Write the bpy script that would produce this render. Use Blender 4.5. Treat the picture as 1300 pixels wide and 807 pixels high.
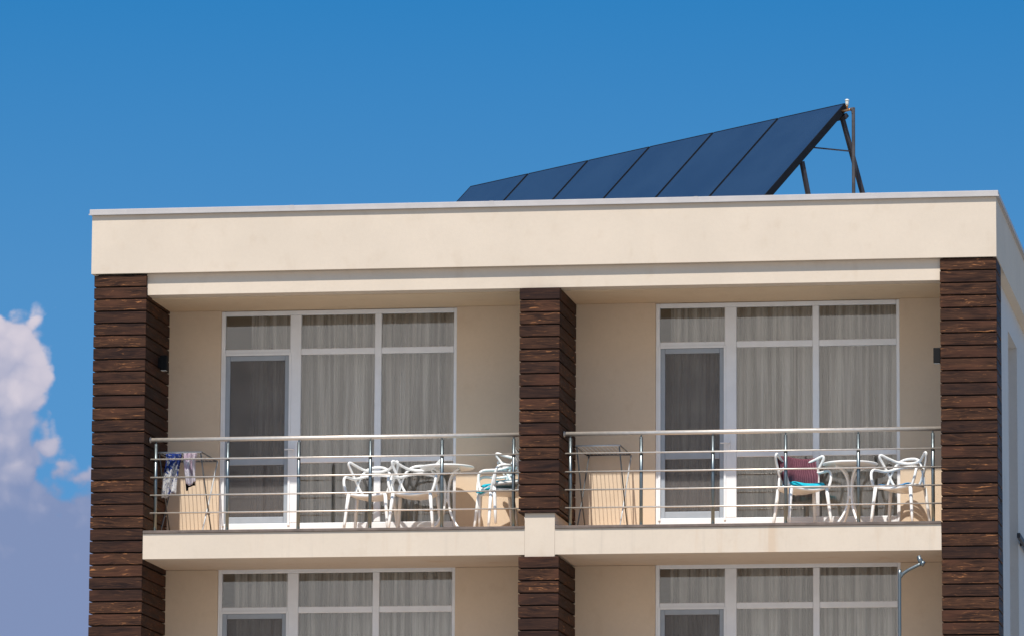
import bpy, bmesh, math, random
from mathutils import Vector, Matrix
random.seed(7)
R = math.radians
scn = bpy.context.scene
for o in list(bpy.data.objects): bpy.data.objects.remove(o)

# ------------------------------------------------------------------ camera, sky, sun, exposure
Z0 = 8.75                                   # top-floor balcony level above the ground
CAM = Vector((14.8275, -62.0231, -7.0455 + Z0))
YAW, PIT, ROL, FPX = 0.1589, 0.1547, 0.0057, 7140.16
fw = Vector((-math.sin(YAW)*math.cos(PIT), math.cos(YAW)*math.cos(PIT), math.sin(PIT)))
rt = Vector((math.cos(YAW), math.sin(YAW), 0)); up = rt.cross(fw)
r2 = rt*math.cos(ROL) + up*math.sin(ROL); u2 = -rt*math.sin(ROL) + up*math.cos(ROL)
cam_d = bpy.data.cameras.new('camera'); cam = bpy.data.objects.new('camera', cam_d)
scn.collection.objects.link(cam); scn.camera = cam
m = Matrix.Identity(4)
for i in range(3): m[i][0], m[i][1], m[i][2], m[i][3] = r2[i], u2[i], -fw[i], CAM[i]
cam.matrix_world = m
cam_d.sensor_width = 36.0; cam_d.lens = FPX/1300*36
cam_d.shift_x = (650-651.2)/1300; cam_d.shift_y = (363.5-403.5)/1300
cam_d.clip_start = 0.5; cam_d.clip_end = 20000

SUN_EL, SUN_AZ = R(58.8), R(187.2)          # azimuth clockwise from +Y: in front of the facade, a little to the left
w = bpy.data.worlds.new('World'); scn.world = w; w.use_nodes = True
nt = w.node_tree; N = nt.nodes; Lk = nt.links; N.clear()
def nd(t, tree=None, **kw):
    n = (tree or nt).nodes.new(t)
    for k, v in kw.items():
        if k in n.inputs: n.inputs[k].default_value = v
        else: setattr(n, k, v)
    return n
sky = nd('ShaderNodeTexSky', sky_type='NISHITA', sun_disc=False, sun_elevation=SUN_EL, sun_rotation=SUN_AZ,
         altitude=0, air_density=1.0, dust_density=0.25, ozone_density=2.5)
geo = nd('ShaderNodeNewGeometry'); inv = nd('ShaderNodeVectorMath', operation='SCALE'); inv.inputs['Scale'].default_value = -1.0
Lk.new(geo.outputs['Incoming'], inv.inputs[0])
lift = nd('ShaderNodeVectorMath', operation='ADD'); lift.inputs[1].default_value = (0, 0, 0.30)
Lk.new(inv.outputs[0], lift.inputs[0])
nrm = nd('ShaderNodeVectorMath', operation='NORMALIZE'); Lk.new(lift.outputs[0], nrm.inputs[0]); Lk.new(nrm.outputs[0], sky.inputs['Vector'])
hsv = nd('ShaderNodeHueSaturation', Saturation=1.22, Value=1.0); Lk.new(sky.outputs[0], hsv.inputs['Color'])
tint = nd('ShaderNodeMix', data_type='RGBA', blend_type='MULTIPLY'); tint.inputs[0].default_value = 1.0
tint.inputs[7].default_value = (0.50, 0.93, 0.95, 1); Lk.new(hsv.outputs[0], tint.inputs[6])
# clouds: a bank low in the north-west, placed by compass direction and elevation
sep = nd('ShaderNodeSeparateXYZ'); Lk.new(inv.outputs[0], sep.inputs[0])
az = nd('ShaderNodeMath', operation='ARCTAN2'); Lk.new(sep.outputs[0], az.inputs[0]); Lk.new(sep.outputs[1], az.inputs[1])
def mth(op, a, b=None, c=None):
    n = nd('ShaderNodeMath', operation=op)
    for i, v in enumerate((a, b, c)):
        if v is None: continue
        if isinstance(v, (int, float)): n.inputs[i].default_value = v
        else: Lk.new(v, n.inputs[i])
    return n.outputs[0]
azd = mth('MULTIPLY', az.outputs[0], 180/math.pi)
eld = mth('MULTIPLY', mth('ARCSINE', sep.outputs[2]), 180/math.pi)
# horizon haze: the blue pales towards the horizon
tr_ = nd('ShaderNodeValToRGB'); Lk.new(mth('DIVIDE', eld, 40.0), tr_.inputs[0]); cr_ = tr_.color_ramp
cr_.elements[0].position = 0.10; cr_.elements[0].color = (0.92, 1.06, 0.98, 1)
cr_.elements[1].position = 0.65; cr_.elements[1].color = (0.50, 0.93, 0.95, 1)
for p_, c_ in ((0.222, (0.70, 1.00, 0.965, 1)), (0.30, (0.27, 0.845, 0.935, 1))):
    e_ = cr_.elements.new(p_); e_.color = c_
Lk.new(tr_.outputs[0], tint.inputs[7])
cv = nd('ShaderNodeCombineXYZ'); Lk.new(azd, cv.inputs[0]); Lk.new(eld, cv.inputs[1])
n1 = nd('ShaderNodeTexNoise', Scale=1.9, Detail=6.0, Roughness=0.5, Distortion=0.12); Lk.new(cv.outputs[0], n1.inputs['Vector'])
n2 = nd('ShaderNodeTexNoise', Scale=0.7, Detail=3.0, Roughness=0.5); Lk.new(cv.outputs[0], n2.inputs['Vector'])
# signed distance-like field: big where the cloud is (west of az -13.9, below el 8.6; solid bank below el 7)
ramp = nd('ShaderNodeMapRange', interpolation_type='SMOOTHSTEP'); 
fa = mth('MULTIPLY', mth('SUBTRACT', -13.80, azd), 1.7)
fe = mth('MULTIPLY', mth('SUBTRACT', 8.60, eld), 2.2)
tower = mth('MINIMUM', fa, fe)
bank = mth('MULTIPLY', mth('SUBTRACT', 7.0, eld), 0.9)
bank = mth('MINIMUM', bank, mth('MULTIPLY', mth('SUBTRACT', -11.5, azd), 0.6))
field = mth('SMOOTH_MAX', tower, bank, 0.1)
v1 = nd('ShaderNodeTexVoronoi', feature='SMOOTH_F1', Scale=2.6, Smoothness=0.35); v2 = nd('ShaderNodeTexVoronoi', feature='SMOOTH_F1', Scale=6.5, Smoothness=0.3)
wc = nd('ShaderNodeVectorMath', operation='ADD'); Lk.new(cv.outputs[0], wc.inputs[0])
nw_ = nd('ShaderNodeTexNoise', Scale=3.0, Detail=4.0); Lk.new(cv.outputs[0], nw_.inputs['Vector'])
sc_ = nd('ShaderNodeVectorMath', operation='SCALE'); sc_.inputs['Scale'].default_value = 0.28; Lk.new(nw_.outputs['Color'], sc_.inputs[0]); Lk.new(sc_.outputs[0], wc.inputs[1])
Lk.new(wc.outputs[0], v1.inputs['Vector']); Lk.new(wc.outputs[0], v2.inputs['Vector'])
lump = mth('ADD', mth('MULTIPLY', mth('SUBTRACT', 0.45, v1.outputs['Distance']), 0.75), mth('MULTIPLY', mth('SUBTRACT', 0.45, v2.outputs['Distance']), 0.32))
field = mth('ADD', field, mth('ADD', mth('MULTIPLY', mth('SUBTRACT', n1.outputs[0], 0.5), 0.75), lump))
Lk.new(field, ramp.inputs[0]); ramp.inputs[1].default_value = -0.03; ramp.inputs[2].default_value = 0.24
wt = nd('ShaderNodeMapRange', interpolation_type='SMOOTHSTEP')      # the far west only
Lk.new(azd, wt.inputs[0]); wt.inputs[1].default_value = -60; wt.inputs[2].default_value = -30
dens = mth('MULTIPLY', ramp.outputs[0], wt.outputs[0])
thin = nd('ShaderNodeMapRange', interpolation_type='SMOOTHSTEP')
Lk.new(mth('ADD', mth('ADD', eld, mth('MULTIPLY', lump, 1.9)), mth('MULTIPLY', n2.outputs[0], 1.6)), thin.inputs[0])
thin.inputs[1].default_value = 6.9; thin.inputs[2].default_value = 9.7
thin.inputs[3].default_value = 0.0; thin.inputs[4].default_value = 1.0
ccol = nd('ShaderNodeMix', data_type='RGBA'); Lk.new(thin.outputs[0], ccol.inputs[0])
CLOUD_LO, CLOUD_HI = (1.35, 1.68, 2.8, 1), (4.4, 3.95, 4.3, 1)
ccol.inputs[6].default_value = CLOUD_LO; ccol.inputs[7].default_value = CLOUD_HI
cm = nd('ShaderNodeMix', data_type='RGBA'); Lk.new(mth('MULTIPLY', dens, 0.92), cm.inputs[0])
Lk.new(tint.outputs[2], cm.inputs[6]); Lk.new(ccol.outputs[2], cm.inputs[7])
# bright summer haze and cloud low in the south, on the sunny side (seen only in the windows)
hm = nd('ShaderNodeMapRange', interpolation_type='SMOOTHSTEP'); Lk.new(eld, hm.inputs[0]); hm.inputs[1].default_value = 17; hm.inputs[2].default_value = 27; hm.inputs[3].default_value = 1; hm.inputs[4].default_value = 0
hs = nd('ShaderNodeMapRange', interpolation_type='SMOOTHSTEP'); Lk.new(mth('MULTIPLY', sep.outputs[1], -1.0), hs.inputs[0]); hs.inputs[1].default_value = 0.62; hs.inputs[2].default_value = 0.86
n3 = nd('ShaderNodeTexNoise', Scale=2.2, Detail=5.0, Roughness=0.5); Lk.new(inv.outputs[0], n3.inputs['Vector'])
hz_ = mth('MULTIPLY', mth('MULTIPLY', hm.outputs[0], hs.outputs[0]), mth('ADD', 0.55, mth('MULTIPLY', n3.outputs[0], 0.7)))
cz = nd('ShaderNodeMix', data_type='RGBA'); Lk.new(hz_, cz.inputs[0]); Lk.new(cm.outputs[2], cz.inputs[6]); cz.inputs[7].default_value = (5.7, 5.1, 4.5, 1)
bg = nd('ShaderNodeBackground', Strength=0.136); Lk.new(cz.outputs[2], bg.inputs['Color'])
out = nd('ShaderNodeOutputWorld'); Lk.new(bg.outputs[0], out.inputs[0])

sd = bpy.data.lights.new('sun', 'SUN'); sd.energy = 4.3; sd.angle = R(0.53); sd.color = (1.0, 0.95, 0.87)
sun = bpy.data.objects.new('sun', sd); scn.collection.objects.link(sun)
sdir = Vector((math.sin(SUN_AZ)*math.cos(SUN_EL), math.cos(SUN_AZ)*math.cos(SUN_EL), math.sin(SUN_EL)))
sun.rotation_euler = sdir.to_track_quat('Z', 'Y').to_euler(); sun.location = (0, -30, 60)

scn.view_settings.view_transform = 'Standard'; scn.view_settings.look = 'None'
scn.view_settings.exposure = 0.30; scn.view_settings.gamma = 1.0
scn.render.engine = 'CYCLES'
scn.render.resolution_x, scn.render.resolution_y = 1024, 635
scn.cycles.max_bounces = 10; scn.cycles.diffuse_bounces = 5; scn.cycles.transparent_max_bounces = 16

# ------------------------------------------------------------------ materials
def mat(name, col=(.5, .5, .5), rough=.5, metal=0., spec=.5):
    mt = bpy.data.materials.new(name); mt.use_nodes = True
    b = mt.node_tree.nodes['Principled BSDF']
    b.inputs['Base Color'].default_value = (*col, 1); b.inputs['Roughness'].default_value = rough
    b.inputs['Metallic'].default_value = metal; b.inputs['Specular IOR Level'].default_value = spec
    return mt, mt.node_tree, b
def lk(t, a, b): t.links.new(a, b)
def noise(t, vec, scale, detail=4., rough=.5, dist=0.):
    n = t.nodes.new('ShaderNodeTexNoise')
    n.inputs['Scale'].default_value = scale; n.inputs['Detail'].default_value = detail
    n.inputs['Roughness'].default_value = rough; n.inputs['Distortion'].default_value = dist
    if vec is not None: lk(t, vec, n.inputs['Vector'])
    return n.outputs['Fac']
def mapping(t, vec, scale=(1, 1, 1), loc=(0, 0, 0)):
    n = t.nodes.new('ShaderNodeMapping'); n.inputs['Scale'].default_value = scale; n.inputs['Location'].default_value = loc
    lk(t, vec, n.inputs['Vector']); return n.outputs[0]
def crange(t, v, a, b, c=0., d=1., smooth=True):
    n = t.nodes.new('ShaderNodeMapRange'); n.interpolation_type = 'SMOOTHSTEP' if smooth else 'LINEAR'
    lk(t, v, n.inputs[0]); n.inputs[1].default_value = a; n.inputs[2].default_value = b
    n.inputs[3].default_value = c; n.inputs[4].default_value = d; return n.outputs[0]
def mixc(t, f, a, b, blend='MIX'):
    n = t.nodes.new('ShaderNodeMix'); n.data_type = 'RGBA'; n.blend_type = blend
    for i, v in ((0, f), (6, a), (7, b)):
        if isinstance(v, (int, float)): n.inputs[i].default_value = v
        elif isinstance(v, tuple): n.inputs[i].default_value = (*v, 1) if len(v) == 3 else v
        else: lk(t, v, n.inputs[i])
    return n.outputs[2]
def mathn(t, op, a, b):
    n = t.nodes.new('ShaderNodeMath'); n.operation = op
    for i, v in enumerate((a, b)):
        if isinstance(v, (int, float)): n.inputs[i].default_value = v
        else: lk(t, v, n.inputs[i])
    return n.outputs[0]
def bump(t, b, h, s=.2, d=.01):
    n = t.nodes.new('ShaderNodeBump'); n.inputs['Strength'].default_value = s; n.inputs['Distance'].default_value = d
    lk(t, h, n.inputs['Height']); lk(t, n.outputs[0], b.inputs['Normal'])
def pos(t): return t.nodes.new('ShaderNodeNewGeometry').outputs['Position']

def plaster(name, col, streaks=0.0):
    mt, t, b = mat(name, col, .92, spec=.15)
    p = pos(t)
    big = noise(t, p, 1.1, 5, .6); fine = noise(t, p, 26, 5, .65); grit = noise(t, p, 130, 2, .5)
    c = mixc(t, crange(t, big, .3, .7), tuple(x*.955 for x in col), tuple(min(1, x*1.02) for x in col))
    c = mixc(t, crange(t, fine, .3, .75, 0, .16), c, tuple(x*.8 for x in col))
    blot = noise(t, mapping(t, p, (1, 1, .7)), 5.5, 3, .5)
    c = mixc(t, crange(t, blot, .54, .76, 0, .17), c, (col[0]*.72, col[1]*.64, col[2]*.55))
    if streaks:
        s = noise(t, mapping(t, p, (4.5, 4.5, .35), (3.3, 0, 1.7)), 1.0, 4, .6)
        c = mixc(t, crange(t, s, .56, .74, 0, streaks), c, (.50, .30, .15))
        s2 = noise(t, mapping(t, p, (9, 9, .5), (1.3, 0, .7)), 1.0, 4, .6)
        c = mixc(t, crange(t, s2, .58, .75, 0, streaks*.7), c, (.36, .31, .26))
    lk(t, c, b.inputs['Base Color'])
    h = mathn(t, 'ADD', mathn(t, 'MULTIPLY', fine, .6), grit); bump(t, b, h, .35, .004)
    return mt
CREAM = (.645, .54, .435)
M = {}
M['plaster'] = plaster('cream_plaster', CREAM)
M['plaster_stained'] = plaster('weathered_plaster', CREAM, .30)
M['soffit'] = plaster('soffit_plaster', (.68, .53, .37))
M['wall'] = plaster('recess_plaster', (.70, .555, .41))
M['side'] = plaster('side_plaster', (.60, .56, .52))
M['roof'] = plaster('roof_gravel', (.35, .34, .32))
M['room'] = plaster('room_paint', (.60, .56, .52))

def wood():
    mt, t, b = mat('charred_timber', (.06, .025, .015), .65, spec=.06)
    at = t.nodes.new('ShaderNodeAttribute'); at.attribute_name = 'board'; bid = at.outputs['Fac']
    g = t.nodes.new('ShaderNodeAttribute'); g.attribute_name = 'grain'; gv = g.outputs['Vector']
    shift = t.nodes.new('ShaderNodeVectorMath'); shift.operation = 'SCALE'; shift.inputs['Scale'].default_value = 53.0
    cb = t.nodes.new('ShaderNodeCombineXYZ')
    for i in range(3): lk(t, bid, cb.inputs[i])
    lk(t, cb.outputs[0], shift.inputs[0])
    ad = t.nodes.new('ShaderNodeVectorMath'); ad.operation = 'ADD'; lk(t, gv, ad.inputs[0]); lk(t, shift.outputs[0], ad.inputs[1])
    v = ad.outputs[0]
    warp = noise(t, mapping(t, v, (2.2, 9, 1)), 1.0, 2, .5)
    wv = t.nodes.new('ShaderNodeCombineXYZ')
    sp = t.nodes.new('ShaderNodeSeparateXYZ'); lk(t, v, sp.inputs[0])
    lk(t, sp.outputs[0], wv.inputs[0]); lk(t, mathn(t, 'ADD', sp.outputs[1], mathn(t, 'MULTIPLY', warp, .12)), wv.inputs[1]); lk(t, sp.outputs[2], wv.inputs[2])
    grain = noise(t, mapping(t, wv.outputs[0], (2.5, 95, 1)), 1.0, 4, .6)
    blot = noise(t, mapping(t, v, (3.2, 13, 1)), 1.0, 4, .6)
    flame = noise(t, mapping(t, wv.outputs[0], (6.5, 48, 1), (4, 2, 9)), 1.0, 5, .65, .9)
    c = mixc(t, crange(t, blot, .32, .68), (.021, .012, .010), (.060, .029, .0185))
    c = mixc(t, crange(t, grain, .42, .62, 0, .55), c, (.110, .050, .028))
    c = mixc(t, crange(t, bid, .25, 1, .0, .62, False), c, (.016, .011, .012))
    fl = mathn(t, 'MULTIPLY', crange(t, flame, .55, .70), crange(t, grain, .42, .6))
    fl = mathn(t, 'MULTIPLY', fl, crange(t, bid, .15, .8, 1., .22))
    c = mixc(t, fl, c, (.45, .19, .075))
    red = noise(t, mapping(t, v, (1.6, 5, 1), (8, 1, 3)), 1.0, 2, .5)
    c = mixc(t, crange(t, red, .52, .7, 0, .35), c, (.11, .045, .028))
    lk(t, c, b.inputs['Base Color']); bump(t, b, grain, .5, .004)
    lk(t, crange(t, grain, .3, .7, .48, .7), b.inputs['Roughness'])
    return mt
M['wood'] = wood()
def simple(name, col, rough=.5, metal=0., spec=.5, var=.12, sc=9.):
    mt, t, b = mat(name, col, rough, metal, spec); p = pos(t)
    n = noise(t, p, sc, 5, .6)
    lk(t, mixc(t, crange(t, n, .3, .7), tuple(x*(1-var) for x in col), tuple(min(1, x*(1+var*.5)) for x in col)), b.inputs['Base Color'])
    lk(t, crange(t, n, .2, .8, max(0, rough-.06), min(1, rough+.08)), b.inputs['Roughness'])
    return mt
M['core'] = simple('dark_batten', (.012, .010, .010), .9, var=.3)
M['flash'] = simple('painted_sheet_metal', (.47, .435, .42), .45, 0, .4, .06, 4)
M['flash_edge'] = simple('shaded_sheet_metal', (.30, .28, .26), .5, 0, .4, .06, 4)
M['cap'] = simple('brown_tile_edge', (.155, .115, .095), .7, var=.3, sc=7)
M['tile'] = simple('balcony_tile', (.62, .40, .23), .6, var=.1)
M['pvc'] = simple('white_upvc', (.80, .81, .83), .35, 0, .5, .05, 5)
M['screen_frame'] = simple('grey_aluminium', (.34, .38, .43), .45, 0, .5, .06)
M['steel'] = simple('brushed_steel', (.74, .66, .58), .42, .65, .5, .05, 30)
M['steel_post'] = simple('steel_post', (.20, .23, .24), .36, .9, .5, .06, 30)
M['plastic'] = simple('white_plastic', (.80, .80, .79), .32, 0, .5, .04)
M['lampblack'] = simple('black_lamp', (.010, .010, .011), .7, 0, .15)
M['lens'] = simple('lamp_lens', (.6, .6, .58), .2)
M['collector_frame'] = simple('black_anodised', (.009, .010, .013), .6, 0, .15, .2)
M['strut'] = simple('painted_strut', (.05, .045, .05), .6, 0, .25, .2)
M['pipe'] = simple('pipe_insulation', (.075, .068, .07), .75, 0, .3, .25)
M['brass'] = simple('brass_fitting', (.42, .22, .10), .35, .9)
M['valve'] = simple('valve_cap', (.72, .70, .62), .4)
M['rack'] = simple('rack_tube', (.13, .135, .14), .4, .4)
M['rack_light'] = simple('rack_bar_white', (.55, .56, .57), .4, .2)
M['teal'] = simple('teal_fabric', (.015, .45, .58), .85, 0, .2, .15, 25)
M['blue'] = simple('blue_fabric', (.012, .22, .48), .85, 0, .2, .15, 25)
M['ground'] = simple('pale_paving', (.34, .32, .29), .9, 0, .2, .2, .5)

def collector_glass():
    mt, t, b = mat('collector_glass', (.012, .022, .045), .12, 0, .5)
    p = pos(t); n = noise(t, p, 1.3, 4, .6)
    lk(t, mixc(t, crange(t, n, .3, .7), (.016, .030, .064), (.020, .037, .074)), b.inputs['Base Color'])
    lk(t, crange(t, noise(t, p, 6, 5, .6), .3, .7, .10, .2), b.inputs['Roughness'])
    return mt
M['collector'] = collector_glass()
def glass(name='window_glass', tr=(.96, .965, .96), ior=1.84):
    mt = bpy.data.materials.new(name); mt.use_nodes = True; t = mt.node_tree; t.nodes.clear()
    o = t.nodes.new('ShaderNodeOutputMaterial'); mx = t.nodes.new('ShaderNodeMixShader')
    tb = t.nodes.new('ShaderNodeBsdfTransparent'); tb.inputs[0].default_value = (*tr, 1)
    gl = t.nodes.new('ShaderNodeBsdfGlossy'); gl.inputs['Roughness'].default_value = 0.0; gl.inputs['Color'].default_value = (1, 1, 1, 1)
    fr = t.nodes.new('ShaderNodeFresnel'); fr.inputs['IOR'].default_value = ior
    bp = t.nodes.new('ShaderNodeBump'); bp.inputs['Strength'].default_value = .004; bp.inputs['Distance'].default_value = .01
    lk(t, noise(t, pos(t), 1.6, 1, .4), bp.inputs['Height']); lk(t, bp.outputs[0], gl.inputs['Normal'])
    lk(t, fr.outputs[0], mx.inputs[0]); lk(t, tb.outputs[0], mx.inputs[1]); lk(t, gl.outputs[0], mx.inputs[2]); lk(t, mx.outputs[0], o.inputs[0])
    return mt
M['glass'] = glass()
def screen():
    mt = bpy.data.materials.new('insect_mesh'); mt.use_nodes = True; t = mt.node_tree; t.nodes.clear()
    o = t.nodes.new('ShaderNodeOutputMaterial'); mx = t.nodes.new('ShaderNodeMixShader')
    tb = t.nodes.new('ShaderNodeBsdfTransparent'); df = t.nodes.new('ShaderNodeBsdfDiffuse'); df.inputs[0].default_value = (.16, .15, .15, 1)
    wv = noise(t, pos(t), 3, 3); lk(t, crange(t, wv, .2, .8, .30, .38), mx.inputs[0])
    lk(t, tb.outputs[0], mx.inputs[1]); lk(t, df.outputs[0], mx.inputs[2]); lk(t, mx.outputs[0], o.inputs[0])
    return mt
M['screen'] = screen()
def curtain_mat(name, col):
    """sheer fabric: woven threads cover more of the view where the cloth turns edge-on in a fold"""
    mt = bpy.data.materials.new(name); mt.use_nodes = True; t = mt.node_tree; t.nodes.clear()
    o = t.nodes.new('ShaderNodeOutputMaterial'); mx = t.nodes.new('ShaderNodeMixShader'); mx.inputs[0].default_value = .12
    df = t.nodes.new('ShaderNodeBsdfDiffuse'); tl = t.nodes.new('ShaderNodeBsdfTranslucent')
    n = noise(t, mapping(t, pos(t), (14, 14, .5)), 1.0, 4, .6)
    c = mixc(t, crange(t, n, .3, .7), tuple(x*.86 for x in col), col)
    lk(t, c, df.inputs[0]); lk(t, c, tl.inputs[0]); lk(t, df.outputs[0], mx.inputs[1]); lk(t, tl.outputs[0], mx.inputs[2])
    lw = t.nodes.new('ShaderNodeLayerWeight'); lw.inputs['Blend'].default_value = .5
    n2 = noise(t, mapping(t, pos(t), (15, 0, .35), (2, 5, 1)), 1.0, 2, .5, .3)
    cov = mathn(t, 'ADD', crange(t, lw.outputs['Facing'], .05, .75, .80, 1.0), crange(t, n2, .36, .62, -.50, .20))
    tr = t.nodes.new('ShaderNodeBsdfTransparent'); m2 = t.nodes.new('ShaderNodeMixShader')
    lk(t, cov, m2.inputs[0]); lk(t, tr.outputs[0], m2.inputs[1]); lk(t, mx.outputs[0], m2.inputs[2]); lk(t, m2.outputs[0], o.inputs[0])
    return mt
M['curtain'] = curtain_mat('sheer_curtain', (.90, .855, .805))
def knit():
    mt, t, b = mat('maroon_knit', (.16, .05, .075), .9, spec=.15)
    tc = t.nodes.new('ShaderNodeTexCoord'); wv = t.nodes.new('ShaderNodeTexWave'); wv.bands_direction = 'X'
    wv.inputs['Scale'].default_value = 14; wv.inputs['Distortion'].default_value = 1.2; lk(t, tc.outputs['Object'], wv.inputs['Vector'])
    lk(t, mixc(t, wv.outputs['Fac'], (.21, .075, .105), (.33, .14, .18)), b.inputs['Base Color']); bump(t, b, wv.outputs['Fac'], .5, .01)
    return mt
M['knit'] = knit()
def printed():
    mt, t, b = mat('blue_white_print', (.7, .7, .72), .9, spec=.15)
    tc = t.nodes.new('ShaderNodeTexCoord'); n = noise(t, tc.outputs['Object'], 17, 3, .6, 1.0)
    sp = t.nodes.new('ShaderNodeSeparateXYZ'); lk(t, tc.outputs['Object'], sp.inputs[0])
    hi = crange(t, sp.outputs[2], -.34, -.1, -.10, .08)
    c = mixc(t, crange(t, mathn(t, 'ADD', n, hi), .47, .53), (.74, .74, .75), (.035, .07, .30))
    lk(t, c, b.inputs['Base Color']); return mt
M['printed'] = printed()
def towel():
    mt, t, b = mat('pale_pink_cloth', (.7, .66, .72), .9, spec=.15)
    tc = t.nodes.new('ShaderNodeTexCoord'); sp = t.nodes.new('ShaderNodeSeparateXYZ'); lk(t, tc.outputs['Object'], sp.inputs[0])
    n = noise(t, tc.outputs['Object'], 9, 2, .5)
    c = mixc(t, crange(t, n, .45, .65, 0, .6), (.74, .71, .76), (.62, .40, .55)); lk(t, c, b.inputs['Base Color']); return mt
M['towel'] = towel()
M['blackcloth'] = simple('black_cloth', (.012, .012, .016), .9, 0, .2)

# ------------------------------------------------------------------ mesh helpers
class MB:
    """collects shapes (facade coordinates, z measured from the balcony level unless world=True) into ONE mesh"""
    def __init__(self): self.bm = bmesh.new(); self.bid = None; self.gr = None
    def box(self, x0, x1, y0, y1, z0, z1, bev=0., segs=1):
        vs = [self.bm.verts.new((x, y, z)) for x in (x0, x1) for y in (y0, y1) for z in (z0, z1)]
        fs = [(0, 1, 3, 2), (4, 6, 7, 5), (0, 4, 5, 1), (2, 3, 7, 6), (0, 2, 6, 4), (1, 5, 7, 3)]
        f = [self.bm.faces.new([vs[i] for i in q]) for q in fs]
        if bev:
            ed = list({e for q in f for e in q.edges})
            bmesh.ops.bevel(self.bm, geom=ed, offset=bev, segments=segs, affect='EDGES', profile=.6)
        return self
    def tube(self, pts, rad, seg=10, closed=False, cap=True):
        pts = [Vector(p) for p in pts]; n = len(pts)
        rr = rad if isinstance(rad, (list, tuple)) else [rad]*n
        rings = []; prev = None
        for i, p in enumerate(pts):
            a = pts[(i-1) % n] if (closed or i > 0) else p; b = pts[(i+1) % n] if (closed or i < n-1) else p
            t = (b-a).normalized()
            if prev is None:
                h = Vector((0, 0, 1)) if abs(t.z) < .9 else Vector((1, 0, 0)); u = t.cross(h).normalized()
            else:
                u = (prev - t*prev.dot(t)).normalized()
            prev = u; v = t.cross(u)
            rings.append([self.bm.verts.new(p + (u*math.cos(2*math.pi*k/seg) + v*math.sin(2*math.pi*k/seg))*rr[i]) for k in range(seg)])
        for i in range(n if closed else n-1):
            A, B = rings[i], rings[(i+1) % n]
            for k in range(seg):
                f = self.bm.faces.new((A[k], A[(k+1) % seg], B[(k+1) % seg], B[k])); f.smooth = True
        if cap and not closed:
            self.bm.faces.new(rings[0][::-1]); self.bm.faces.new(rings[-1])
        return self
    def sheet(self, fn, nu, nv, th=0.0):
        g = [[self.bm.verts.new(fn(i/nu, j/nv)) for j in range(nv+1)] for i in range(nu+1)]
        fs = []
        for i in range(nu):
            for j in range(nv):
                f = self.bm.faces.new((g[i][j], g[i+1][j], g[i+1][j+1], g[i][j+1])); f.smooth = True; fs.append(f)
        if th: bmesh.ops.solidify(self.bm, geom=fs, thickness=th)
        return self
    def lathe(self, prof, c=(0, 0, 0), seg=40):
        rings = []
        for (r, z) in prof:
            rings.append([self.bm.verts.new((c[0]+r*math.cos(2*math.pi*k/seg), c[1]+r*math.sin(2*math.pi*k/seg), c[2]+z)) for k in range(seg)])
        for A, B in zip(rings, rings[1:]):
            for k in range(seg):
                f = self.bm.faces.new((A[k], A[(k+1) % seg], B[(k+1) % seg], B[k])); f.smooth = True
        self.bm.faces.new(rings[0][::-1]); self.bm.faces.new(rings[-1]); return self
    def build(self, name, material, parent=None, base=None, dz=0.):
        me = bpy.data.meshes.new(name)
        if base is not None:
            off = Vector(base); 
        else:
            off = Vector((0, 0, 0))
            p = parent
            while p is not None: off += p.location; p = p.parent
        bmesh.ops.translate(self.bm, verts=self.bm.verts, vec=Vector((0, 0, dz)) - off)
        bmesh.ops.recalc_face_normals(self.bm, faces=self.bm.faces)
        self.bm.to_mesh(me); self.bm.free(); me.materials.append(M[material])
        o = bpy.data.objects.new(name, me); scn.collection.objects.link(o)
        if parent: o.parent = parent
        elif base is not None: o.location = base
        return o
def tag(o, label=None, cat=None, group=None, kind=None):
    if label: o['label'] = label
    if cat: o['category'] = cat
    if group: o['group'] = group
    if kind: o['kind'] = kind
    return o
def empty(name, loc=(0, 0, 0), rz=0., label=None, cat=None, group=None, parent=None):
    o = bpy.data.objects.new(name, None); scn.collection.objects.link(o); o.location = loc; o.rotation_euler = (0, 0, rz)
    o.empty_display_size = .2
    if parent: o.parent = parent
    return tag(o, label, cat, group)
def copy_tree(o, parent=None):
    c = o.copy(); scn.collection.objects.link(c)
    if parent: c.parent = parent; c.matrix_parent_inverse = o.matrix_parent_inverse.copy()
    for ch in list(o.children): copy_tree(ch, c)
    return c
def spline(pts, k=6, closed=False):
    P = [Vector(p) for p in pts]; n = len(P); outp = []
    rng = n if closed else n-1
    for i in range(rng):
        p0 = P[(i-1) % n] if (closed or i > 0) else P[0]*2-P[1]
        p1, p2 = P[i], P[(i+1) % n]; p3 = P[(i+2) % n] if (closed or i < n-2) else P[-1]*2-P[-2]
        for j in range(k):
            t = j/k
            outp.append(.5*((2*p1)+(-p0+p2)*t+(2*p0-5*p1+4*p2-p3)*t*t+(-p0+3*p1-3*p2+p3)*t**3))
    if not closed: outp.append(P[-1].copy())
    return outp

# ------------------------------------------------------------------ ground
g = MB(); g.sheet(lambda u, v: Vector(((u-.5)*9000, (v-.5)*9000, 0)), 30, 30); g = g.build('ground', 'ground'); tag(g, kind='structure')

# ------------------------------------------------------------------ the building (z measured from the top balcony level, lifted by Z0)
BW = 10.35; YB = 1.26; DEP = 14.0
bld = empty('apartment_building', (BW/2, DEP/2, 0), label='cream rendered flat roofed apartment building with two balconies and dark timber piers', cat='building')
def part(mb, name, material, parent=bld): return mb.build(name, material, parent, dz=Z0)

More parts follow.
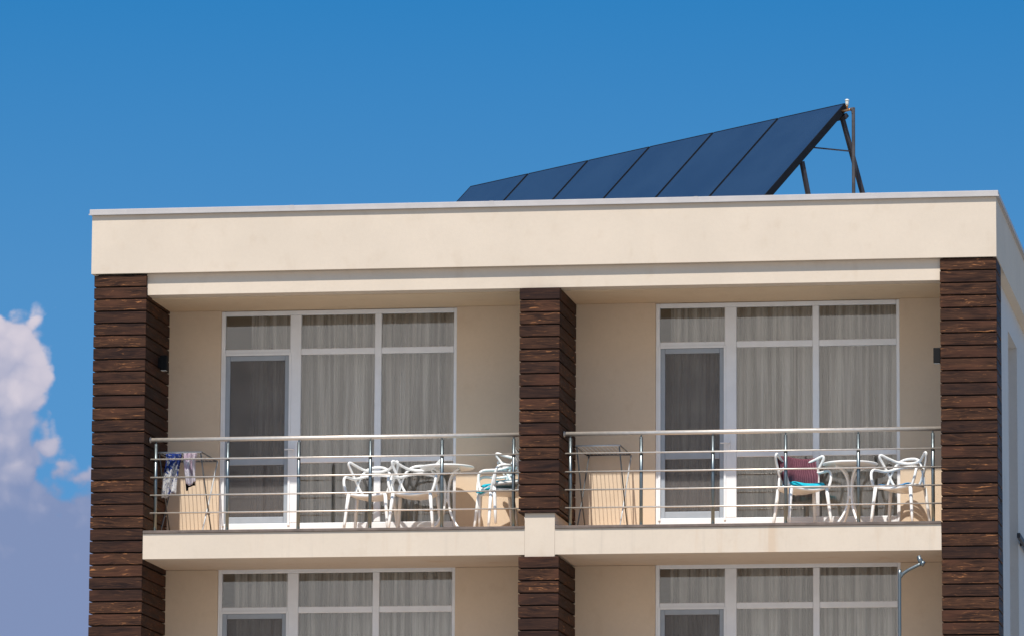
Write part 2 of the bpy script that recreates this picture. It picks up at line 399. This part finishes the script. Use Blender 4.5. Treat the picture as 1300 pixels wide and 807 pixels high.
# roof parapet ring
p = MB()
p.box(0, BW, 0, .25, 2.984, 3.663); p.box(BW-.25, BW, .25, DEP, 2.984, 3.663); p.box(0, .25, .25, DEP, 2.984, 3.663); p.box(.25, BW-.25, DEP-.25, DEP, 2.984, 3.663)
par = part(p, 'parapet', 'plaster')
c = MB(); o_ = .026
c.box(-o_, BW+o_, -o_, .29, 3.668, 3.728, .004); c.box(BW-.29, BW+o_, .293, DEP+o_, 3.668, 3.728, .004)
c.box(-o_, .29, .293, DEP+o_, 3.668, 3.728, .004)
# small drip fold along the lower edge
c.box(-o_-.008, BW+o_+.008, -o_-.010, -o_-.001, 3.661, 3.676); c.box(BW+o_+.001, BW+o_+.008, -o_, DEP, 3.661, 3.676)
for jx in (2.31, 4.62, 6.95, 8.9): c.box(jx, jx+.045, -o_-.0025, .292, 3.677, 3.7305)       # lapped joints
part(c, 'coping', 'flash', par)
r = MB(); r.box(.25, BW-.25, .25, DEP-.25, 3.10, 3.22); part(r, 'roof', 'roof')
# beam over the balconies and ceiling slab
b = MB(); b.box(.64, 9.72, .07, .30, 2.739, 2.982); part(b, 'beam', 'plaster')
s = MB(); s.box(.36, BW-.36, .302, DEP-.32, 2.726, 2.98); part(s, 'ceiling_slab', 'soffit')
# recess back walls, side walls
WIN = ((1.254, 4.035), (6.344, 9.15))
for k in range(3):
    dz = -3.0*k; top = 2.724 if k == 0 else 2.706
    wl = MB()
    for (x0, x1) in ((.36, WIN[0][0]), (WIN[0][1], WIN[1][0]), (WIN[1][1], BW-.11)):
        wl.box(x0, x1, YB, YB+.28, .034+dz, top+dz)
    for (x0, x1) in WIN: wl.box(x0, x1, YB+.004, YB+.28, .034+dz, .13+dz)
    part(wl, 'recess_wall', 'wall')
    rm = MB()
    rm.box(.36, BW-.36, 5.2, 5.35, .034+dz, top+dz); rm.box(5.15, 5.30, YB+.282, 5.198, .034+dz, top+dz)
    rm.box(.36, .44, YB+.282, 5.198, .034+dz, top+dz)
    part(rm, 'room_wall', 'room')
    # balcony slab
    sl = MB(); sl.box(.646, 5.032, .03, DEP-.3, -.29+dz, 0+dz); sl.box(5.376, 9.714, .03, DEP-.3, -.29+dz, 0+dz)
    sl.box(5.034, 5.374, .028, DEP-.3, -.312+dz, .178+dz)
    slab = part(sl, 'balcony_slab', 'plaster_stained')
    cp = MB(); cp.box(.646, 5.030, .014, 1.9, .002+dz, .034+dz, .003); cp.box(5.378, 9.714, .014, 1.9, .002+dz, .034+dz, .003)
    part(cp, 'floor_tiles', 'cap', slab)
    fl = MB(); fl.box(.66, 5.02, .12, 1.258, .036+dz, .042+dz); fl.box(5.39, 9.70, .12, 1.258, .036+dz, .042+dz)
    part(fl, 'floor_covering', 'tile', slab)
fd = MB(); fd.box(.36, BW-.36, 1.3, DEP-.3, -8.75, -6.30); part(fd, 'ground_floor_wall', 'wall')
# side walls (right one has tall recessed stair windows)
sw = MB(); XR = BW-.10
NY0, NY1, NZ1 = 3.15, 4.62, 2.62
sw.box(XR-.25, XR, .10, NY0, -8.75, 2.982); sw.box(XR-.25, XR, NY1, DEP-.3, -8.75, 2.982)
sw.box(XR-.25, XR, NY0, NY1, NZ1, 2.982); sw.box(XR-.25, XR, NY0, NY1, -8.75, -5.2)
part(sw, 'side_wall', 'side')
sl_ = MB(); sl_.box(.10, .35, .10, DEP-.3, -8.75, 2.982); sl_.box(.36, BW-.36, DEP-.31, DEP-.06, -8.75, 2.982); part(sl_, 'rear_wall', 'side')
nw = empty('window', (XR-.2, (NY0+NY1)/2, Z0-5.2), parent=None)
nw.parent = bld; nw.location = Vector((XR-.2, (NY0+NY1)/2, Z0-5.2)) - bld.location
f = MB(); f.box(XR-.22, XR-.16, NY0, NY0+.06, -5.2, NZ1); f.box(XR-.22, XR-.16, NY1-.06, NY1, -5.2, NZ1)
for zz in (-5.2, -3.4, -1.6, .2, NZ1-.06): f.box(XR-.22, XR-.16, NY0+.061, NY1-.061, zz, zz+.06)
part(f, 'window_frame', 'pvc', nw)
f = MB(); f.box(XR-.20, XR-.19, NY0+.05, NY1-.05, -5.17, NZ1-.03); part(f, 'pane', 'collector', nw)
hb = MB(); hb.box(XR+.03, XR+.07, 3.95, 6.4, .27, .33, .005); hb.box(XR-.02, XR+.03, 4.9, 4.95, .28, .32); hb.box(XR-.02, XR+.03, 6.2, 6.25, .28, .32); part(hb, 'guard_rail', 'strut')

# timber-clad piers: every board real, gaps between, boards round the corner
def cladding(x0, x1, z0, z1, pitch, yf, left_d, right_d, core_in=.036):
    """boards on the front (thickness .034), on the left face to depth left_d and the right face to right_d"""
    mb = MB(); bm = mb.bm
    lay = bm.faces.layers.float.new('board'); gl = bm.verts.layers.float_vector.new('grain')
    def plank(a, b, c, d, e, f, axis):
        before = set(bm.faces); mb.box(a, b, c, d, e, f, .0045)
        bid = random.random(); ox = random.random()*20
        for fc in set(bm.faces)-before:
            fc[lay] = bid
            for v in fc.verts:
                v[gl] = (ox+(v.co.x if axis == 'x' else v.co.y), v.co.z, v.co.y if axis == 'x' else v.co.x)
    z = z1; gap = .015; T = .034
    while z > z0+.02:
        zb = max(z-pitch+gap, z0); j = lambda: random.uniform(-.003, .003)
        plank(x0+j(), x1+j(), yf+j(), yf+T, zb, z, 'x')
        if right_d: plank(x1-T, x1+j()*.6, yf+T+.002, right_d, zb+j()*.5, z+j()*.5, 'y')
        if left_d: plank(x0+j()*.6, x0+T, yf+T+.002, left_d, zb+j()*.5, z+j()*.5, 'y')
        z -= pitch
    return mb
def pier(x0, x1, z0, z1, pitch, yf, ld, rd, name='timber_pier'):
    root = empty(name, (0, 0, 0)); root.parent = bld; root.location = Vector(((x0+x1)/2, .3, z0+Z0)) - bld.location
    part(cladding(x0, x1, z0, z1, pitch, yf, ld, rd), 'cladding', 'wood', root)
    k = MB(); k.box(x0+.038, x1-.038, yf+.036, YB-.002, z0+.004, z1+(.012 if z1 > 2.9 else -.012))
    part(k, 'core', 'core', root)
    return root
pier(.032, .645, -8.74, 2.962, .1385, .022, 1.255, 1.258)
pier(9.716, 10.345, -8.74, 2.972, .1405, .022, 1.258, .72)
pier(4.968, 5.426, .178, 2.722, .1395, -.006, 1.258, 1.258)
for k in (1, 2): pier(4.968, 5.426, .178-3*k, 2.684-3*k, .1395, -.006, 1.258, 1.258)

# big windows: frame, door leaf with insect screen, panes
def window(x0, x1, m1, m2, dz, with_door=True):
    root = empty('window', (0, 0, 0)); root.parent = bld; root.location = Vector(((x0+x1)/2, YB, Z0+dz)) - bld.location
    z0, z1 = .132+dz, 2.72+dz; ya, yb = YB+.03, YB+.10
    F = MB()
    F.box(x0, x0+.048, ya, yb, z0, z1, .006); F.box(x1-.040, x1, ya, yb, z0, z1, .006)
    F.box(x0+.049, x1-.041, ya+.001, yb, z1-.052, z1, .006)
    F.box(x0+.049, x1-.041, ya+.001, yb, z0, z0+.115, .006)
    F.box(m1[0], m1[1], ya, yb, z0+.116, z1-.053, .006); F.box(m2[0], m2[1], ya, yb, z0+.116, z1-.053, .006)
    for (a, b) in ((x0+.049, m1[0]-.001), (m1[1]+.001, m2[0]-.001), (m2[1]+.001, x1-.041)):
        F.box(a, b, ya+.001, yb, 2.204+dz, 2.276+dz, .006)
        if a > x0+.1: F.box(a, b, ya+.001, yb, .942+dz, 1.004+dz, .006)
    part(F, 'window_frame', 'pvc', root)
    def pane(a, b, c, d, y): 
        q = MB(); q.box(a+.001, b-.001, y, y+.006, c+.001, d-.001); part(q, 'pane', 'glass', root)
    cols = ((x0+.048, m1[0]), (m1[1], m2[0]), (m2[1], x1-.040))
    for i, (a, b) in enumerate(cols):
        pane(a, b, 2.276+dz, z1-.052, YB+.062)
        if i: pane(a, b, 1.004+dz, 2.204+dz, YB+.062); pane(a, b, z0+.115, .942+dz, YB+.062)
    # door leaf
    a, b = cols[0]; d = MB(); fr = .06
    za, zb = z0+.116, 2.203+dz
    d.box(a+.002, a+fr, ya+.012, yb-.002, za, zb, .005); d.box(b-fr, b-.002, ya+.012, yb-.002, za, zb, .005)
    d.box(a+fr+.001, b-fr-.001, ya+.012, yb-.002, zb-fr, zb, .005); d.box(a+fr+.001, b-fr-.001, ya+.012, yb-.002, za, za+.075, .005)
    d.box(a+fr+.001, b-fr-.001, ya+.014, yb-.002, .925+dz, 1.01+dz, .005)
    part(d, 'door_leaf', 'screen_frame', root)
    q = MB(); q.box(a+fr, b-fr, YB+.070, YB+.076, za+.07, zb-fr); part(q, 'pane', 'glass', root)
    q = MB(); q.box(a+fr-.002, b-fr+.002, YB+.052, YB+.0535, za+.07, zb-fr+.01); part(q, 'insect_screen', 'screen', root)
    # bright screen track round the door
    q = MB(); q.box(a-.016, a+.010, ya-.012, ya-.001, za-.03, zb+.025, .002); q.box(b-.010, b+.016, ya-.012, ya-.001, za-.03, zb+.025, .002)
    q.box(a+.011, b-.011, ya-.012, ya-.001, zb-.002, zb+.025, .002); part(q, 'screen_track', 'pvc', root)
    h = MB(); hx = b+.055; h.tube(spline([(hx, ya-.002, 1.10+dz), (hx, ya-.045, 1.10+dz), (hx-.02, ya-.05, 1.10+dz), (hx-.10, ya-.05, 1.095+dz)], 4), .009, 8)
    h.box(hx-.014, hx+.014, ya-.012, ya+.002, 1.02+dz, 1.18+dz, .003); part(h, 'handle', 'pvc', root)
    return root
M1 = ((2.070, 2.200), (7.140, 7.276)); M2 = ((3.068, 3.148), (8.150, 8.226))
for k in range(2):
    for i in range(2): window(WIN[i][0], WIN[i][1], M1[i], M2[i], -3.0*k)

# curtains, each a hanging cloth of its own
def curtain(x0, x1, dz, folds, seed, label, tops=2.70, spread=0.0, depth=.06):
    rnd = random.Random(seed); ph = [rnd.uniform(0, 6.28) for _ in range(8)]; Wd = x1-x0
    def fn(u, v):
        z = .06 + v*(tops-.06)
        uu = u + spread*(1-v)**2*math.sin(3*u+ph[5])*.25
        warp = .35*math.sin(2*math.pi*u*2.3+ph[0]) + .22*math.sin(2*math.pi*u*5.1+ph[1])
        a = 2*math.pi*(folds*u+warp+.18*(1-v)*math.sin(4*u+ph[2]))
        s = math.sin(a); s = math.copysign(abs(s)**.75, s)
        y = depth*(.55+.45*math.sin(2*math.pi*u*1.7+ph[3]))*s*(1.0-.25*v) + .012*math.sin(2.7*a+ph[4])
        return Vector((x0+uu*Wd, YB+.30+y, z+dz+Z0))
    c = MB(); c.sheet(fn, int(150*max(.5, Wd)), 14)
    o = c.build('curtain', 'curtain', base=((x0+x1)/2, YB+.3, Z0+dz+tops))
    return tag(o, label, 'curtain', 'sheer curtains behind the balcony windows')
tx = [('left balcony', 'right balcony'), ('storey below the left balcony', 'storey below the right balcony')]
for k in range(2):
    for i in range(2):
        w0, w1 = WIN[i]; a, b_ = M1[i]; c_, d_ = M2[i]; where = tx[k][i]
        curtain(w0+(.30 if i == 0 and k == 0 else .14), a+.06, -3*k, 5, 3+i+5*k, 'grey sheer curtain behind the screened glass door on the '+where if k == 0 else 'sheer curtain behind the door window on the '+where)
        curtain(a+.08, c_+.035, -3*k, 9, 21+i+5*k, 'white sheer curtain behind the middle window column on the '+where)
        curtain(c_+.045, w1+.05, -3*k, 7, 41+i+5*k, 'white sheer curtain behind the rightmost window column on the '+where, depth=.075)

# railings
def railing(x0, x1, posts, label, dy=.28):
    root = empty('balcony_railing', ((x0+x1)/2, dy, Z0+.034), label=label, cat='railing', group='steel balcony railings')
    h = MB(); h.tube([(x0, dy, 1.10), (x1, dy, 1.10)], .025, 14); h.tube([(x0-.006, dy, 1.10), (x0+.004, dy, 1.10)], .034, 14)
    part(h, 'handrail', 'steel', root)
    for zb in (.875, .667, .463, .259):
        q = MB(); q.tube([(x0+.01, dy-.026, zb), (x1-.002, dy-.026, zb)], .0092, 8); part(q, 'bar', 'steel', root)
    for px in posts:
        q = MB(); q.tube([(px, dy, .043), (px, dy, 1.052)], .020, 12); q.tube([(px, dy, 1.05), (px, dy, 1.082)], .008, 8)
        q.tube([(px, dy, .040), (px, dy, .052)], .042, 14)
        for zb in (.875, .667, .463, .259): q.tube([(px, dy-.019, zb), (px, dy-.030, zb)], .013, 8)
        part(q, 'post', 'steel_post', root)
    return root
railing(.66, 4.966, (.727, 1.566, 2.389, 3.217, 4.042, 4.863), 'steel balcony railing of the left balcony, in front of the laundry')
railing(5.44, 9.712, (5.511, 6.317, 7.130, 7.952, 8.769, 9.604), 'steel balcony railing of the right balcony, in front of the empty drying rack')

# wall lamps
def lamp(x, y, z, sgn, label):
    root = empty('wall_lamp', (x, y, Z0+z), label=label, cat='lamp', group='black wall lamps on the piers')
    b = MB(); b.box(min(x, x+sgn*.02), max(x, x+sgn*.02), y-.05, y+.05, z-.06, z+.06, .003); b.box(min(x+sgn*.021, x+sgn*.10), max(x+sgn*.021, x+sgn*.10), y-.05, y+.05, z-.085, z+.085, .006)
    part(b, 'body', 'lampblack', root)
    l = MB(); l.box(min(x+sgn*.03, x+sgn*.09), max(x+sgn*.03, x+sgn*.09), y-.04, y+.04, z-.094, z-.0855, .002); part(l, 'lens', 'lens', root)
lamp(.647, .72, 2.05, 1, 'black box wall lamp on the shaded face of the leftmost timber pier')
lamp(9.714, .34, 1.93, -1, 'black box wall lamp on the left edge of the rightmost timber pier')

# ------------------------------------------------------------------ solar collectors on the roof
AZ, TI, CW, CL = R(46.39), R(45.05), 1.2387, 2.08
P0 = Vector((8.312, 3.5, 5.427+Z0))                       # upper right corner of the row
ur = Vector((-math.sin(AZ), math.cos(AZ), 0)); dn = Vector((-math.cos(AZ)*math.cos(TI), -math.sin(AZ)*math.cos(TI), -math.sin(TI)))
nv = dn.cross(ur).normalized(); nv = nv if nv.z > 0 else -nv
ROOF = 3.22+Z0
arr = empty('solar_collector_row', (P0.x, P0.y, ROOF), label='tilted row of six dark blue solar collectors on steel legs above the roof', cat='solar collectors')
def obox(mb, o, a, b, c, A, B, Cc):
    """box spanned from o by vectors a,b,c between the parameter pairs A,B,C"""
    vs = [mb.bm.verts.new(o + a*x + b*y + c*z) for x in A for y in B for z in Cc]
    for q in [(0, 1, 3, 2), (4, 6, 7, 5), (0, 4, 5, 1), (2, 3, 7, 6), (0, 2, 6, 4), (1, 5, 7, 3)]: mb.bm.faces.new([vs[i] for i in q])
for i in range(6):
    o = P0 + ur*CW*i
    pan = empty('collector', (0, 0, 0)); pan.parent = arr; pan.location = o - arr.location
    q = MB(); w_ = CW-.022; e = .012
    obox(q, o, ur, dn, nv, (0, w_), (0, e), (-.078, .003)); obox(q, o, ur, dn, nv, (0, w_), (CL-e, CL), (-.078, .003))
    obox(q, o, ur, dn, nv, (0, e), (e, CL-e), (-.078, .003)); obox(q, o, ur, dn, nv, (w_-e, w_), (e, CL-e), (-.078, .003))
    obox(q, o, ur, dn, nv, (e, w_-e), (e, CL-e), (-.077, -.05))
    q.build('frame', 'collector_frame', pan)
    q = MB(); obox(q, o, ur, dn, nv, (e+.0005, w_-e-.0005), (e+.0005, CL-e-.0005), (-.02, 0.0)); q.build('glass', 'collector', pan)
back = Vector((math.cos(AZ), math.sin(AZ), 0))             # horizontal, away from the glass side
for i in range(4):
    o = P0 + ur*(CW*2*i - (0.02 if i == 3 else -.06)) - nv*.1
    def bar(a_, b_, w_):                                   # square steel tube
        q = MB(); d_ = (b_-a_).normalized(); x_ = d_.cross(ur).normalized()
        obox(q, a_, ur, x_, b_-a_, (-w_/2, w_/2), (-w_/2, w_/2), (0, 1)); return q
    top = o + dn*.10; foot = Vector((top.x, top.y, ROOF)) + back*.74
    bar(top, foot, .045).build('rear_leg', 'strut', arr)
    mid = o + dn*.98; ft = Vector((mid.x, mid.y, ROOF)) + back*.36
    bar(mid, ft, .045).build('front_leg', 'strut', arr)
    bar(o+dn*.715, top.lerp(foot, .20), .016).build('brace', 'strut', arr)
q = MB(); o = P0 - nv*.1
obox(q, o, ur, dn, nv, (0, CW*6), (CL-.12, CL-.06), (-.05, 0)); obox(q, o, ur, dn, nv, (0, CW*6), (.06, .12), (-.05, 0)); q.build('support_rail', 'strut', arr)
for i in range(4):
    o = P0 + ur*(CW*2*i - (0.02 if i == 3 else -.06)) - nv*.12 + dn*(CL-.1)
    q = MB(); q.tube([o, Vector((o.x, o.y, ROOF))], .03, 6); q.build('foot', 'strut', arr)
side = -ur
pA = P0 - nv*.045 + dn*.10
# projected out to the camera's right: outlet elbow, down pipe and air vent
pB = pA + side*.05 + Vector((.0, 0, .0)); pC = pB + side*.03 + Vector((.045, 0, .012)); pD = pC + Vector((.028, .0, -.03))
q = MB(); q.tube(spline([pA, pB, pC], 5), .016, 8); q.build('outlet_fitting', 'brass', arr)
q = MB(); q.tube(spline([pC, pC+Vector((.022, 0, -.004)), pD+Vector((.003, 0, -.03)), pD+Vector((.004, 0, -.12)), Vector((pD.x+.004, pD.y, ROOF))], 6), .021, 10); q.build('down_pipe', 'pipe', arr)
vb = pB + Vector((.022, 0, .012))
q = MB(); q.lathe([(.009, 0), (.010, .03), (.016, .036), (.016, .05), (.010, .054)], vb, 12); v_ = q.build('vent_base', 'brass', arr)
q = MB(); q.lathe([(.014, .055), (.019, .062), (.021, .095), (.020, .105), (.025, .107), (.025, .120), (.014, .128)], vb, 14); q.build('air_vent', 'valve', arr)

# ------------------------------------------------------------------ balcony furniture
FL = Z0+.043
LP = 'plastic'
def make_chair():
    root = empty('chair')
    def P(mb, n, m=LP): return mb.build(n, m, root, base=(0, 0, 0))
    # seat: shallow shell, rounded outline, dished
    def outline(th):                                        # rounded square
        c_, s_ = math.cos(th), math.sin(th)
        return math.copysign(abs(c_)**.5, c_)*.230, math.copysign(abs(s_)**.5, s_)*.205 - .005
    def sag(x, y): return .466 - .042*(1-(x/.235)**2)
    q = MB(); n = 48; ring = [outline(2*math.pi*k/n) for k in range(n)]
    for dz_, flip in ((.010, False), (-.014, True)):
        prev = [q.bm.verts.new((x, y, sag(x, y)+dz_)) for x, y in ring]
        for f_ in (.8, .55, .3, .1):
            cur = [q.bm.verts.new((x*f_, y*f_, sag(x*f_, y*f_)+dz_)) for x, y in ring]
            for k in range(n):
                fc = q.bm.faces.new((prev[k], prev[(k+1) % n], cur[(k+1) % n], cur[k])); fc.smooth = True
            prev = cur
        q.bm.faces.new(prev)
    q.tube([(x, y, sag(x, y)-.003) for x, y in ring], .0185, 10, closed=True)
    P(q, 'seat')
    for (sx, sy) in ((-1, -1), (1, -1), (-1, 1), (1, 1)):
        l = MB(); t = Vector((sx*.216, -.190 if sy < 0 else .178, .455)); b_ = Vector((sx*.262, -.235 if sy < 0 else .235, 0))
        l.tube([t, t.lerp(b_, .35), t.lerp(b_, .7), b_], [.022, .0205, .0175, .014], 10); P(l, 'leg')
    def loop(half, rad, name):
        full = [Vector(q) for q in half] + [Vector((-q[0], q[1], q[2])) for q in reversed(half[:-1])]
        l = MB(); l.tube(spline(full, 6), rad, 10); P(l, name)
    loop([(-.238, -.195, .445), (-.268, -.19, .54), (-.278, -.172, .615), (-.272, -.125, .652), (-.262, -.04, .655), (-.235, .06, .652), (-.195, .15, .668), (-.11, .222, .70), (0, .245, .712)], .0165, 'arm_loop')
    loop([(-.125, .165, .445), (-.185, .16, .54), (-.235, .135, .66), (-.278, .095, .765), (-.292, .068, .822), (-.275, .075, .842), (-.225, .125, .812), (-.15, .205, .772), (-.07, .25, .756), (0, .262, .752)], .0158, 'ear_loop')
    loop([(-.232, .125, .445), (-.218, .15, .55), (-.182, .185, .67), (-.145, .22, .745), (-.085, .255, .792), (0, .272, .806)], .0158, 'back_loop')
    return root
proto = make_chair(); first = [True]
def chair(x, y, rz, label, z=0., group='white looped plastic balcony chairs', tilt=0.):
    c = proto if first[0] else copy_tree(proto); first[0] = False
    c.location = (x, y, FL+z); c.rotation_euler = (tilt, 0, R(rz))
    return tag(c, label, 'chair', group)
chair(3.135, .80, -5, 'leftmost white looped plastic chair of the pair before the left balcony window')
chair(3.66, .72, -3, 'white looped plastic chair beside the round table on the left balcony, second of the pair')
cs = chair(4.65, .70, -62, 'lower white plastic chair of the stack of two beside the middle timber pier')
cu = chair(4.72, .70, -60, 'upper white plastic chair stacked on another one beside the middle timber pier', z=.085, tilt=R(6))
cA = chair(8.09, .72, 29, 'white looped plastic chair with a maroon cloth over its back on the right balcony')
cB = chair(9.20, .72, -21, 'white looped plastic chair with a blue cushion next to the rightmost timber pier')

def cushion(ch, material, label, w_=.40, d_=.40, h=.035, z=.452, y=-.01):
    def top(u, v):
        x, yy = u*2-1, v*2-1
        e = (1-x**6)*(1-yy**6)
        return Vector((x*w_/2*(1-.05*yy**4), yy*d_/2*(1-.05*x**4)+y, z+.022-.038*(1-x*x)+h*max(e, 0)**.5))
    def bot(u, v):
        q = top(u, v); x, yy = u*2-1, v*2-1; q.z -= h*max((1-x**6)*(1-yy**6), 0)**.5*.95+.001; return q
    m_ = MB(); m_.sheet(top, 16, 16); m_.sheet(bot, 16, 16); bmesh.ops.remove_doubles(m_.bm, verts=m_.bm.verts, dist=.0015)
    o = m_.build('seat_cushion', material, base=(0, 0, 0)); o.location = ch.location; o.rotation_euler = ch.rotation_euler
    return tag(o, label, 'cushion', 'blue seat cushions')
cushion(cs, 'teal', 'teal seat cushion squeezed between the two stacked white chairs', h=.03, y=-.05)
cushion(cu, 'teal', 'teal seat cushion on the upper chair of the stack', h=.04)
cushion(cA, 'teal', 'bright teal seat cushion below the maroon cloth on the right balcony chair', h=.065, w_=.43, y=-.03)
cushion(cB, 'blue', 'blue seat cushion on the chair next to the rightmost timber pier', h=.03)

# maroon knitted cloth over the chair back
def cloth_back(u, v):
    x = (u*2-1)*.225; s = v
    if s < .42:      # behind the backrest
        t = s/.42; y = .315; z = .56+t*.26
    elif s < .50:
        t = (s-.42)/.08; y = .315-.075*t; z = .82+.018*math.sin(math.pi*t)
    else:
        t = (s-.50)/.50; y = .24-.10*t; z = .82-.335*t
    k = math.sin(v*9+u*4)*.010 + .030*math.exp(-((v-.80)/.10)**2)*(1+.5*math.sin(7*u))+math.sin(u*17+v*5)*.006 + .014*math.sin(13*v+7*u*u)*max(0, v-.5)
    return Vector((x*(1-.06*abs(2*v-1)), y-k-.10*(x/.225)**2, z + .012*math.sin(u*6)))
m_ = MB(); m_.sheet(cloth_back, 26, 34, .010); o = m_.build('cloth', 'knit', base=(0, 0, 0)); o.location = cA.location; o.rotation_euler = cA.rotation_euler
tag(o, 'maroon knitted cloth draped over the back of a white chair', 'cloth')

def make_table():
    root = empty('table')
    t = MB(); t.lathe([(.285, .722), (.304, .724), (.312, .731), (.312, .741), (.304, .748), (.2, .752), (.02, .754)], seg=48); t.build('tabletop', LP, root, base=(0, 0, 0))
    t = MB(); t.lathe([(.022, .34), (.026, .35), (.026, .37), (.022, .38)], seg=20); t.build('collar', LP, root, base=(0, 0, 0))
    for k in range(4):
        a = R(40+90*k); d = Vector((math.cos(a), math.sin(a), 0)); z = lambda r_, h: d*r_+Vector((0, 0, h))
        l = MB(); l.tube(spline([z(.235, .008), z(.185, .045), z(.12, .12), z(.062, .22), z(.030, .33), z(.025, .46), z(.042, .57), z(.10, .66), z(.20, .712)], 5), .0145, 10)
        l.build('leg', LP, root, base=(0, 0, 0))
    return root
tb = make_table(); tb.location = (4.005, .84, FL+.028); tb.rotation_euler = (0, 0, R(12))
tag(tb, 'small round white table between the paired chairs and the chair stack on the left balcony', 'table', 'round white balcony tables')
t2 = copy_tree(tb); t2.location = (8.625, .82, FL); t2.rotation_euler = (0, 0, R(-4))
tag(t2, 'small round white table between the two chairs on the right balcony', 'table', 'round white balcony tables')
t_ = None

# drying racks: a wire top on two crossing leg frames
def make_rack():
    root = empty('drying_rack'); W_, D_, H = .51, .84, .925
    def bld_(mb, n, m_='rack'): return mb.build(n, m_, root, base=(0, 0, 0))
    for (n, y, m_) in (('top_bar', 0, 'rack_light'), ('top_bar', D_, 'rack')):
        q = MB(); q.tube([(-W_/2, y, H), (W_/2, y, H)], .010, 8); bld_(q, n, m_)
    q = MB()
    for sx in (-1, 1): q.tube([(sx*W_/2, 0, H), (sx*W_/2, D_, H)], .008, 8)
    bld_(q, 'side_bar')
    q = MB()
    for i in range(1, 11):
        x = -W_/2 + W_*i/11; q.tube([(x, 0, H), (x, D_, H)], .0028, 6)
    bld_(q, 'wires', 'rack_light')
    for sx in (-1, 1):
        x = sx*(W_/2-.012)
        q = MB(); q.tube([(x, .012, H-.01), (x+.01, .44, .27), (x+.02, .60, .012)], .0085, 8); bld_(q, 'leg')
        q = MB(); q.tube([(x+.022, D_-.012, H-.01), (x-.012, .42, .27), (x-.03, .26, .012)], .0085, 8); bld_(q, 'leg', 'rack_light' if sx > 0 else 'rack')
        q = MB(); q.tube([(x-.016, .43, .27), (x+.026, .43, .27)], .013, 8); bld_(q, 'pivot')
    return root
rk = make_rack(); rk.location = (5.812, .36, FL+.005); tag(rk, 'empty metal clothes drying rack on the right balcony beside the middle timber pier', 'drying rack', 'clothes drying racks')
rk2 = copy_tree(rk); rk2.location = (.985, .36, FL-.002); tag(rk2, 'metal clothes drying rack with laundry on it at the far left balcony end', 'drying rack', 'clothes drying racks')

# laundry hanging over the rack
def hang(x0, x1, y, ztop, drop_f, drop_b, seed, name, material, label, cat, slant=0., taper=0., group='laundry on the left drying rack', px=0):
    rnd = random.Random(seed); ph = [rnd.uniform(0, 6.28) for _ in range(6)]
    L = drop_f+drop_b
    def fn(u, v):
        s = v*L; w_ = x1-x0
        if s < drop_b: yy = y+.014; z = -(drop_b-s)
        else: yy = y-.014; z = -(s-drop_b)
        k = min(1, abs(z)/.12)
        foldy = (.030*math.sin(u*9+ph[0]+z*3)+.018*math.sin(u*17+ph[1]-z*5))*(.25+.75*k)
        xx = x0+w_*(.5+(u-.5)*(1-taper*k+.10*math.sin(5*z+ph[2]))) + slant*(-z) + .012*math.sin(7*z+ph[3])*k
        e = .03*math.sin(u*5+ph[4])+.012*math.sin(u*11+ph[5])
        return Vector((xx, yy+foldy, ztop+z*(1+(e*2 if k >= 1 else 0))))
    q = MB(); q.sheet(fn, 26, 34, .003)
    o = q.build(name, material, base=((x0+x1)/2, y, ztop), dz=0)
    return tag(o, label, cat, group)
HZ = FL+.925-.002+.012
hang(.80, .985, .47, HZ, .50, .28, 4, 'shirt', 'printed', 'blue and white printed shirt hanging on the left drying rack', 'shirt', slant=-.09, taper=.10)
hang(1.005, 1.165, .47, HZ, .36, .22, 9, 'towel', 'towel', 'pale pink and white cloth hanging beside the printed shirt', 'towel', slant=.03, taper=.15)
hang(1.00, 1.12, .53, HZ, .40, .20, 13, 'shorts', 'blackcloth', 'black garment showing behind the pale pink cloth', 'garment', slant=.05, taper=.1)

# galvanised mast with a bent arm and clamp below the right balcony
root = empty('antenna_mast', (9.25, -.12, Z0-2.6), label='shiny galvanised pole end with clamp poking up beneath the right balcony slab', cat='pole')
q = MB(); q.tube(spline([(9.26, -.12, -3.0), (9.26, -.12, -.72), (9.275, -.12, -.60), (9.34, -.12, -.535), (9.50, -.12, -.455)], 6), .018, 10); part(q, 'pole', 'steel_post', root)
q = MB(); q.tube([(9.475, -.12, -.375), (9.485, -.12, -.41), (9.515, -.12, -.47)], [.022, .028, .03], 10); q.tube([(9.505, -.14, -.445), (9.535, -.14, -.465)], .034, 10); q.tube([(9.455, -.12, -.385), (9.495, -.12, -.37)], .012, 8); part(q, 'clamp', 'steel_post', root)
